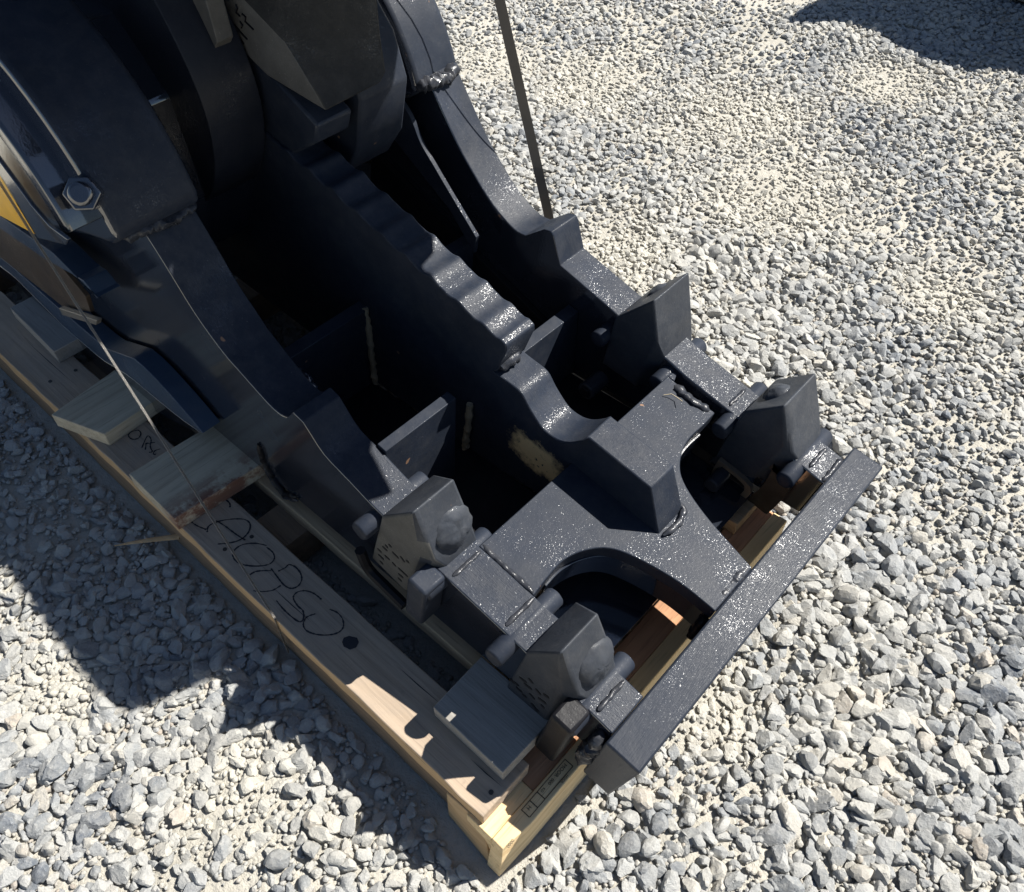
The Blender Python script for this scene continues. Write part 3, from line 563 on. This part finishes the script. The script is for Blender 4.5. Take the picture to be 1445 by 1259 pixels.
# tooth pins with rounded ends
PINX = (-.549, -.387, -.222, -.06)
def pin(xc, y0, y1, zc=-.0185, r=.0195):
    pts = [(xc, y0-.0005, zc), (xc, y0+.0005, zc), (xc, y0+.004, zc), (xc, y1-.004, zc), (xc, y1-.0005, zc), (xc, y1+.0005, zc)]
    rr = [.55, .85, 1, 1, .85, .55]
    vs, fs = [], []
    for (a, b_, c_), k in zip(pts, rr):
        for q in range(20):
            t = 2*math.pi*q/20; vs.append((a+r*k*math.cos(t), b_, c_+r*k*math.sin(t)))
    for i in range(5):
        for q in range(20): fs.append([i*20+q, i*20+(q+1) % 20, (i+1)*20+(q+1) % 20, (i+1)*20+q])
    fs += [list(range(20))[::-1], list(range(100, 120))]
    me = mesh(vs, fs); rough_up(me, .0009, 70, xc*50); return me
for i, xc in enumerate(PINX):
    J('tooth_pin', pin(xc, -.022, .142), P_MAIN, 0, smooth=50)
    J('tooth_pin', pin(xc, .660, .828), P_MAIN, 0, smooth=50)
    if i in (1, 3):
        J('pin_retainer', box(xc-.03, xc+.014, -.032, .0195, -.125 if i == 1 else -.17, .008), P_MAIN if i == 1 else P_INK, .006)
    weld('weld_bead', [(xc+(.02 if i in (1, 3) else -.02), .03, .002), (xc+(.02 if i in (1, 3) else -.02), .10, .003)], .005, mac, seed=20+i, flat=.6)
    weld('weld_bead', [(xc+(.02 if i in (1, 3) else -.02), .715, .002), (xc+(.02 if i in (1, 3) else -.02), .78, .003)], .005, mac, seed=30+i, flat=.6)
# teeth. section corners: rear low, rear shoulder, crest, front base, front shoulder, tip
def tooth(e, d, c, g_, f, fb_, y0, y1, label, end_mat, dome=None, dn=None, dr=.044, seed=0, wid=.0):
    def S(pts, y): return [(p[0], y, p[1]) for p in pts]
    mid = lambda a, b_, t: (a[0]*(1-t)+b_[0]*t, a[1]*(1-t)+b_[1]*t)
    end = [e, d, c, mid(c, g_, .62), g_, f]
    body = [(e[0]-.002, e[1]), (d[0], d[1]), (c[0], c[1]), mid(c, fb_, .62), (fb_[0], fb_[1]-.004), (fb_[0]-.012, f[1])]
    ins = .030
    sec2 = [e, d, c, mid(c, fb_, .5), mid(c, fb_, .78), (f[0]+.006, f[1])]
    secs = [S(end, y0), S(sec2, y0+.011), S(body, y0+ins), S(body, y1-.008), [(p[0]*.96+c[0]*.04, q, p[1]*.96+c[1]*.04) for p, q in zip(body, (y1+wid, y1+wid, y1, y1+wid*.25, y1+wid*.35, y1+wid*.5))]]
    me = loft(secs); me.materials.append(P_CAST); me.materials.append(end_mat)
    for p_ in me.polygons:
        if p_.normal.y < -.85: p_.material_index = 1
    o = link('tooth', me, None, mac, .005, 3); o['label'] = label
    if dome:
        nn_ = Vector(dome[1]); pc = Vector(dome[0])-nn_*.006; q = nn_.to_track_quat('Z', 'Y').to_matrix()
        bm = bmesh.new(); bmesh.ops.create_uvsphere(bm, u_segments=28, v_segments=16, radius=1)
        for v_ in bm.verts: v_.co = pc+q@Vector((v_.co.x*dr, v_.co.y*dr, v_.co.z*dr*.5))
        dm = bpy.data.meshes.new('d'); bm.to_mesh(dm); bm.free(); rough_up(dm, dr*.09, 38, seed); rough_up(dm, dr*.07, 110, seed); rough_up(dm, dr*.04, 260, seed)
        link('plug_weld', dm, P_CAST, o, smooth=80)
    return o
T1 = tooth((-.547, -.154), (-.521, .040), (-.452, .142), (-.427, .023), (-.451, -.160), (-.386, 0), .006, .103, 'rear left tooth with cast figures on its end', P_DULL, D['dome1'], seed=1, wid=.03)
T2 = tooth((-.195, -.21), (-.182, .035), (-.132, .127), (-.097, .003), (-.102, -.20), (-.062, -.002), .006, .100, 'front left tooth with cast dots on its rough end', P_CAST, D['dome2'], dr=.044, seed=2, wid=.034)
T3 = tooth((-.532, -.10), (-.537, .045), (-.469, .153), (-.430, .065), (-.436, -.095), (-.400, 0), .684, .81, 'rear right tooth, dark on its near end', P_CAST, ([-.508, .775, .092], D['dome3'][1]), dr=.026, seed=3)
T4 = tooth((-.214, -.150), (-.203, .050), (-.144, .128), (-.098, .035), (-.114, -.10), (-.064, 0), .684, .808, 'front right tooth above the square bolt pocket', P_CAST, ([-.182, .748, .082], D['dome4'][1]), dr=.030, seed=4)
# cast figures and dots on the tooth ends: small pressed marks
def marks(segs, w, parent, y, name='cast_figures'):
    ms = []
    for a, b_ in segs:
        a = Vector((a[0], y, a[2])); b_ = Vector((b_[0], y, b_[2])); d = b_-a
        L = d.length; d = d.normalized() if L else Vector((1, 0, 0)); nrm = Vector((-d.z, 0, d.x))*w
        a -= d*w*.3; b_ += d*w*.3
        ring = [a-nrm*.5, a-nrm*.9+d*w*.6, b_-nrm*.9-d*w*.6, b_-nrm*.5, b_+nrm*.5, b_+nrm*.9-d*w*.6, a+nrm*.9+d*w*.6, a+nrm*.5]
        ms.append(mesh([(p[0], y-.0004, p[2]) for p in ring]+[(p[0], y+.0015, p[2]) for p in ring], [list(range(8)), list(range(15, 7, -1))]+[[i, (i+1) % 8, 8+(i+1) % 8, 8+i] for i in range(8)]))
    return link(name, join_me(ms), P_INK, parent)
marks(D['marks1'], .0038, T1, .0058); marks(D['marks2'], .0042, T2, .0058)
# curved skid below each left tooth
for e, d in (((-.56, -.17), (-.44, -.185)), ((-.215, -.225), (-.095, -.222))):
    pts = spline([(e[0], -.03+.02, e[1]+.05), (e[0]+.02, -.008, e[1]+.0), ((e[0]+d[0])/2, -.006, e[1]-.012), (d[0], -.006, d[1])], 6)
    J('tooth_skid', tube(pts, .011, 8), P_INK, 0)
# right front bracket with its opening and bolt
bo = [(p[0], max(p[2], -.178)) for p in D['brk_out']]; bi = [(p[0], max(p[2], -.152)) for p in D['brk_in']]
def ring_plate(outer, inner, y0, y1):
    k = 48
    def resample(poly):
        P_ = [Vector(p) for p in poly]; P_.append(P_[0]); L = [0]
        for a, b_ in zip(P_[:-1], P_[1:]): L.append(L[-1]+(b_-a).length)
        out = []
        for i in range(k):
            t = L[-1]*i/k; j = max(q for q in range(len(L)) if L[q] <= t+1e-9); j = min(j, len(P_)-2)
            out.append(P_[j].lerp(P_[j+1], (t-L[j])/max(L[j+1]-L[j], 1e-9)))
        return out
    o_, i_ = resample(spline(outer+[outer[0]], 4)[:-1]), resample(spline(inner+[inner[0]], 4)[:-1])
    vs = [(p.x, y_, p.y) for y_ in (y0, y1) for r_ in (o_, i_) for p in r_]; fs = []
    for i in range(k):
        j = (i+1) % k
        fs += [[i, j, k+j, k+i], [2*k+i, 3*k+i, 3*k+j, 2*k+j], [i, 2*k+i, 2*k+j, j], [k+i, k+j, 3*k+j, 3*k+i]]
    return mesh(vs, fs)
P_BRK = paint('bracket_paint', base=(.045, .036, .026), rough=.4, coat=.4, crough=.2, dust=.5)  # brownish base imitates wood mirrored in the dark bracket face
J('tooth_bracket', ring_plate(bo, bi, .692, .7047), P_BRK, .0015)
sq = [(p[0], p[2]) for p in D['sq']]; cx_ = sum(p[0] for p in sq)/4; cz_ = sum(p[1] for p in sq)/4
pk = ring_plate(sq, [(cx_+(p[0]-cx_)*.72, cz_+(p[1]-cz_)*.72) for p in sq], .672, .6835)
J('bolt_pocket', pk, simple('pocket_dust', (.16, .12, .08), .8, bumpy=.001), 0)
def cyl(c, r, h, axis='Y', seg=24):
    poly = [(c[0]+r*math.cos(2*math.pi*i/seg), c[2]+r*math.sin(2*math.pi*i/seg)) for i in range(seg)]; return prism(poly, c[1]-h/2, c[1]+h/2)
J('bolt', cyl((-.172, .652, -.135), .017, .05), P_WELD, .003)
J('bolt', cyl((-.515, .645, -.13), .021, .06), P_WELD, .003)
J('bolt_nut', cyl((-.515, .625, -.13), .014, .03, seg=6), P_INK, .002)
# cross plates with top edges and corner welds
J('cross_plate', prism([(-.640, .035), (-.617, .035), (-.592, -.22), (-.618, -.22)], .1055, .288), P_MAIN, .0015)
J('cross_plate', prism([(-.664, -.03), (-.636, -.03), (-.60, -.24), (-.63, -.24)], .4435, .7045), P_MAIN, .0015)
J('cross_plate', prism([(-.975, -.035), (-.945, -.035), (-.93, -.29), (-.96, -.29)], .1055, .3615), P_MAIN, .0015)
J('cross_plate', prism([(-.975, -.035), (-.945, -.035), (-.93, -.29), (-.96, -.29)], .4435, .7045), P_MAIN, .0015)
P_BEAD = paint('rough_bead', base=(.26, .2, .125), rough=.45, coat=.5, crough=.1, lump=.004, dust=.6)
for q, pth in enumerate(([(-.95, .357, -.035), (-.937, .356, -.12), (-.924, .356, -.22), (-.915, .356, -.27)], [(-.632, .355, -.06), (-.628, .354, -.13), (-.627, .354, -.20), (-.626, .354, -.23)], [(-.63, .45, -.05), (-.62, .45, -.12), (-.61, .45, -.2)])):
    me_ = tube([Vector(a).lerp(Vector(b_), t/8) for a, b_ in zip(pth[:-1], pth[1:]) for t in range(8)], .010, 9, lambda t: .75+.35*noise.noise(Vector((t*14, q*3., 1.)))); rough_up(me_, .004, 85, q)
    link('corner_weld', me_, P_BEAD, mac, smooth=50)
weld('corner_weld', [(-.89, .110, .02), (-.85, .112, .018), (-.815, .110, .012)], .015, mac, P_GLOSS, seed=48)
# liner strip inside the right plate and its lit top edge
lin = spline([(-1.19, .235), (-1.138, .204), (-1.102, .157), (-1.06, .125), (-1.02, .095), (-.913, .018)], 4)
J('liner_plate', prism(lin+[(-.913, -.03), (-1.0, .04), (-1.19, .12)], .655, .666), P_MAIN, .001)
J('liner_plate', prism([(-1.3, .0), (-.7, -.12), (-.7, -.2), (-1.3, -.2)], .69, .7045), P_INK, .001)
# pivot lugs
def lug(y0, y1):
    a = [(-1.5+.40*math.cos(R(t)), .1+.40*math.sin(R(t))) for t in range(180, 22, -6)]
    poly = a+[(-1.138, .25), (-1.165, .222), (-1.275, .165), (-1.45, .06), (-1.9, .0)]
    me = prism(poly, y0, y1); me.materials.append(P_MAIN); me.materials.append(P_GLOSS)
    for p_ in me.polygons: p_.material_index = 1 if abs(p_.normal.y) > .8 else 0
    return link('pivot_lug', me, None, mac, .014, 4)
lug(-.036, .135)['label'] = 'left pivot lug carrying the round hub'
lug(.67, .80)['label'] = 'right pivot lug, its curved top in the sun'
weld('weld_bead', [(-1.158, -.02, .232), (-1.146, .02, .243), (-1.142, .06, .235), (-1.146, .10, .24), (-1.15, .128, .232)], .014, mac, seed=50)
weld('weld_bead', [(-1.14, .675, .262), (-1.128, .71, .268), (-1.128, .75, .262), (-1.14, .795, .27)], .018, mac, seed=51)
# hub: turned rings about the pivot
def lathe(prof, cx0, cz0, seg=96):
    vs, fs = [], []; k = len(prof)
    for i in range(seg):
        t = 2*math.pi*i/seg
        for r_, y_ in prof: vs.append((cx0+r_*math.cos(t), y_, cz0+r_*math.sin(t)))
    for i in range(seg):
        for j in range(k-1):
            a, b_ = i*k+j, ((i+1) % seg)*k+j; fs.append([a, a+1, b_+1, b_])
    return mesh(vs, fs)
HUB_CREAM = simple('cream_hub_reflection', (.78, .76, .70), .25, .35, bumpy=.0008)  # reflection of sunlit gravel put into the disc's cream colour
hubp = [(.338, -.034), (.338, -.078), (.334, -.084), (.302, -.084), (.298, -.078), (.298, -.034)]
hv, hf = [], []; seg = 60
for i in range(seg+1):
    t = R(27+170*i/seg)
    for r_, y_ in hubp: hv.append((-1.5+r_*math.cos(t), y_, .1+r_*math.sin(t)))
for i in range(seg):
    for j in range(6): hf.append([i*6+j, i*6+(j+1) % 6, i*6+6+(j+1) % 6, i*6+6+j])
hf += [list(range(6)), list(range(seg*6+5, seg*6-1, -1))]
J('hub_ring', mesh(hv, hf), P_GLOSS, .002, smooth=25)
hd = [(-1.5+.30*math.cos(R(27+17*i)), .1+.30*math.sin(R(27+17*i))) for i in range(11)]
hd = [(-1.5+.30*math.cos(R(27+3.4*i)), .1+.30*math.sin(R(27+3.4*i))) for i in range(51)]
J('hub_disc', prism(hd, -.072, -.05), HUB_CREAM, .001)
bc = Vector((-1.172, -.05, .338)); bd = (JM.inverted()@CAM-bc).normalized(); bd = (bd+Vector((0, -.25, .1))).normalized()
bq = bd.to_track_quat('Z', 'Y').to_matrix().to_4x4()
def stub(r, h0, h1, seg):
    m_ = prism([(r*math.cos(2*math.pi*i/seg), r*math.sin(2*math.pi*i/seg)) for i in range(seg)], h0, h1, 'Z'); m_.transform(Matrix.Translation(bc)@bq); return m_
J('hub_bolt', stub(.030, -.03, .010, 6), P_GLOSS, .003); J('bolt_end', stub(.0195, .0, .026, 24), P_GLOSS, .006)
# lower guard ribs at the left
def blade(top, bot, th, mat, name='guard_rib'):
    a = [Vector(p) for p in top]; b_ = [Vector(p) for p in bot]; k = 24
    def rsm(P_):
        L = [0]
        for p, q in zip(P_[:-1], P_[1:]): L.append(L[-1]+(q-p).length)
        out = []
        for i in range(k+1):
            t = L[-1]*i/k; j = min(max(q for q in range(len(L)) if L[q] <= t+1e-9), len(P_)-2); out.append(P_[j].lerp(P_[j+1], (t-L[j])/max(1e-9, L[j+1]-L[j])))
        return out
    a, b_ = rsm(a), rsm(b_); vs = []
    for p, q in zip(a, b_): vs += [p, q, q+Vector((0, th, 0)), p+Vector((0, th, 0))]
    fs = [[4*i+j, 4*i+(j+1) % 4, 4*i+4+(j+1) % 4, 4*i+4+j] for i in range(k) for j in range(4)]+[[0, 1, 2, 3], [4*k+3, 4*k+2, 4*k+1, 4*k]]
    return J(name, mesh(vs, fs), mat, .0015)
blade(D['finA'], D['finA2'], .05, P_BLUE)
fb2 = [[p[0], p[1], p[2]] for p in D['finB2']]; fb1 = D['finB']
mid_ = [[(a+b_)/2 for a, b_ in zip(p, q)] for p, q in zip(fb1, fb2)]
blade(fb2, mid_, .045, P_BLUE); blade([[p[0], p[1]-.002, p[2]] for p in mid_], fb1, .047, P_GLOSS)
br = D['brown']; J('guard_panel', prism([(p[0], p[2]) for p in br], -.04, -.03), paint('brown_guard_panel', base=(.06, .042, .028), rough=.35, coat=.5), .001)  # brown of the reflected timber put into the panel's base colour
GUARD = [(-1.402, .354), (-1.361, .318), (-1.323, .292), (-1.288, .263), (-1.241, .249), (-1.178, .262), (-1.199, .235), (-1.325, .160), (-1.372, .262), (-1.42, .295)]
YEL = [(-1.425, .295), (-1.378, .265), (-1.329, .168), (-1.481, .107), (-1.589, .061)]
J('hose_guard', prism(GUARD, -.098, -.09), P_GLOSS, .002)
tb = D['tab']; J('retaining_tab', prism([(p[0], p[2]) for p in tb], -.058, -.045), simple('bare_steel', (.25, .23, .2), .4, .5), .0015)
J('marker_panel', prism(YEL, -.099, -.0985), simple('yellow_paint', (.95, .50, .004), .4), .001)
# recessed slit in the left side plate
weld('weld_bead', [(p[0], p[1], p[2]) for p in D['slit']], .008, mac, P_INK, 60, 1.)
weld('weld_bead', [(p[0]+.004, p[1]-.004, p[2]-.004) for p in D['slit'][1:]], .005, mac, P_WELD, 61, 1.)

# ---- movable upper jaw, raised over the frame
up = []
tip, tipR, tR = Vector(D['ut_tip']), Vector(D['ut_tipR']), Vector(D['ut_R'])
ul = [Vector(p) for p in D['ut_left']]
# big upper tooth: left face outline, right face parallel but shorter
L_ = [ul[0], ul[1], ul[2], ul[3], ul[4], ul[5], ul[6]]
Rr = [Vector((-1.40, .46, .45)), Vector((-1.28, .46, .42)), Vector((-1.18, .46, .40)), tipR, Vector((tipR.x+.004, .47, tipR.z+.02)), Vector((-1.03, .47, .50)), tR+Vector((.002, 0, .06))]
vs = L_+Rr; k = len(L_)
me = mesh(vs, [list(range(k)), list(range(2*k-1, k-1, -1))]+[[i, (i+1) % k, k+(i+1) % k, k+i] for i in range(k)])
me.materials.append(P_UP); me.materials.append(P_DULL)
for p_ in me.polygons:
    p_.material_index = 1 if p_.index == 0 else 0  # left face paler: reflected ground put into its colour
ut = link('upper_tooth', me, None, mac, .003); ut['label'] = 'large upper tooth with cast figures, pointing down'
ms = []
for s_ in D['marks3']:
    pts = [Vector((p[0], .3592, p[2])) for p in s_]
    ms.append(tube(pts, .0026, 6, None, .5))
link('cast_figures', join_me(ms), P_INK, ut)
u2 = D['ut2']; J('upper_tooth', loft([[(p[0], .30, p[2]) for p in u2], [(p[0], .335, p[2]) for p in u2]]), P_DULL, .002)
def solid(name, prof, y0, y1, mat=P_MAIN, bev=.006): return J(name, prism(prof, y0, y1), mat, bev)
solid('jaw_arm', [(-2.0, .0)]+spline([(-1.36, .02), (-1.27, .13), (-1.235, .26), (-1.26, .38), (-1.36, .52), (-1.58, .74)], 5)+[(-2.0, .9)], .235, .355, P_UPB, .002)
solid('jaw_arm', [(-2.0, .0), (-1.28, .05), (-1.14, .14), (-1.10, .22), (-1.09, .34), (-1.13, .42), (-1.35, .6), (-1.55, .75), (-2.0, .9)], .475, .60)
solid('jaw_boss', [(-2.0, -.2), (-1.5, -.2), (-1.36, -.1), (-1.30, .1), (-1.36, .3), (-1.5, .4), (-2.0, .4)], .136, .669, P_GLOSS)
solid('tooth_shank', [(-1.40, .1), (-1.19, .20), (-1.10, .285), (-1.09, .33), (-1.2, .36), (-1.40, .4)], .37, .455)
solid('jaw_web', [(-1.45, .44), (-1.12, .52), (-1.06, .6), (-1.09, .75), (-1.3, .8), (-1.6, .6)], .60, .66)
# the raised beak, seen only by its shadow
bk = [(-.403, .626), (-.385, .672), (-.366, .722), (-.455, .735), (-.56, .86), (-.58, .888), (-.655, .905), (-.665, .946), (-.709, .969), (-.83, .98), (-2.0, 1.0), (-2.3, .9), (-2.3, .1), (-.94, .10), (-.94, .56), (-.985, .592), (-.91, .579), (-.725, .542), (-.487, .505), (-.44, .524)]
me = prism(bk, .93, .965, 'Z')
J('raised_beak', me, P_MAIN, .006)
solid('beak_web', [(-1.3, .925), (-1.0, .925), (-1.1, .8), (-1.35, .62), (-1.6, .5), (-1.9, .6), (-1.6, .9)], .52, .66)

# ================================================================== STRAPS
m, n, P = newmat('clear_strapping'); P.inputs['Base Color'].default_value = (.42, .4, .37, 1); P.inputs['Roughness'].default_value = .3; P.inputs['Transmission Weight'].default_value = .7; P.inputs['IOR'].default_value = 1.3
n.links.new(bump_(n, noise_(n, coords(n), 60, 2), .3, .001), P.inputs['Normal']); CLEAR = m
def strap(name, pts, w, th, mat, side):
    vs, fs = [], []; side = Vector(side).normalized(); P_ = [Vector(p) for p in pts]
    o0 = P_[0].copy()
    for i, p in enumerate(P_):
        d = (P_[min(i+1, len(P_)-1)]-P_[max(i-1, 0)]).normalized(); s_ = (side-d*side.dot(d)).normalized(); t_ = d.cross(s_)
        q = p-o0
        vs += [q-s_*w/2-t_*th/2, q+s_*w/2-t_*th/2, q+s_*w/2+t_*th/2, q-s_*w/2+t_*th/2]
    for i in range(len(P_)-1):
        for j in range(4): fs.append([4*i+j, 4*i+(j+1) % 4, 4*i+4+(j+1) % 4, 4*i+4+j])
    fs += [[0, 1, 2, 3], [len(vs)-1, len(vs)-2, len(vs)-3, len(vs)-4]]
    o = link(name, mesh(vs, fs), mat); o.location = o0; return o
s0, s1, s2 = Vector(D['strap'][0]), Vector(D['strap'][1]), Vector(D['strap0'])
c1_ = strap('clear_strap', [(s0.x+.002, .3035, .02), (s0.x, .3035, .148), s0+Vector((0, .006, .003)), s1, s1+(s2-s1)*3], .0075, .0010, CLEAR, (0.6, -.6, .3))
tag(c1_, 'thin clear plastic strap stretched over the plank from the round hub', 'strap')
JP = lambda a: JM@Vector(a)
m_str = simple('dark_strap', (.13, .105, .08), .45, .2, coat=.2)
c2_ = strap('dark_strap', [JP((-.80, .842, -.13)), JP((-.858, .85, .004)), JP((-1.088, .85, .42)), JP((-1.65, .85, 1.43))], .021, .0014, m_str, cr)
tag(c2_, 'flat dark brown strap running up from the right side plate over the sunny gravel', 'strap')
c3_ = strap('hay_wisp', [(0, 0, 0), (.012, .01, .004), (.026, .012, .001), (.04, .006, .006)], .0016, .001, simple('straw', (.5, .42, .28), .8), (0, 0, 1))
c3_.location = JP((-.352, .632, .003)); tag(c3_, 'dry straw wisp caught on the platform edge below the rear right tooth', 'straw')

# ================================================================== NEIGHBOUR top right (mostly outside the frame)
prof = [(-1.23, .02), (-1.23, .776), (-1.22, 1.155), (-1.14, 1.12), (-1.12, 1.0), (-1.02, .92), (-.66, 1.066), (-.46, 1.04), (-.43, .87), (-.2, .9), (-.1, 1.1), (1.6, 1.15), (1.8, .5), (1.8, .02)]
nb = link('steel_bin', prism(prof, 4.5, 5.6), simple('grey_beige_steel', (.23, .215, .19), .6, coat=.1), None, .01)
tag(nb, 'grey beige steel bin side, only its lower edge showing at the top right', 'steel bin')
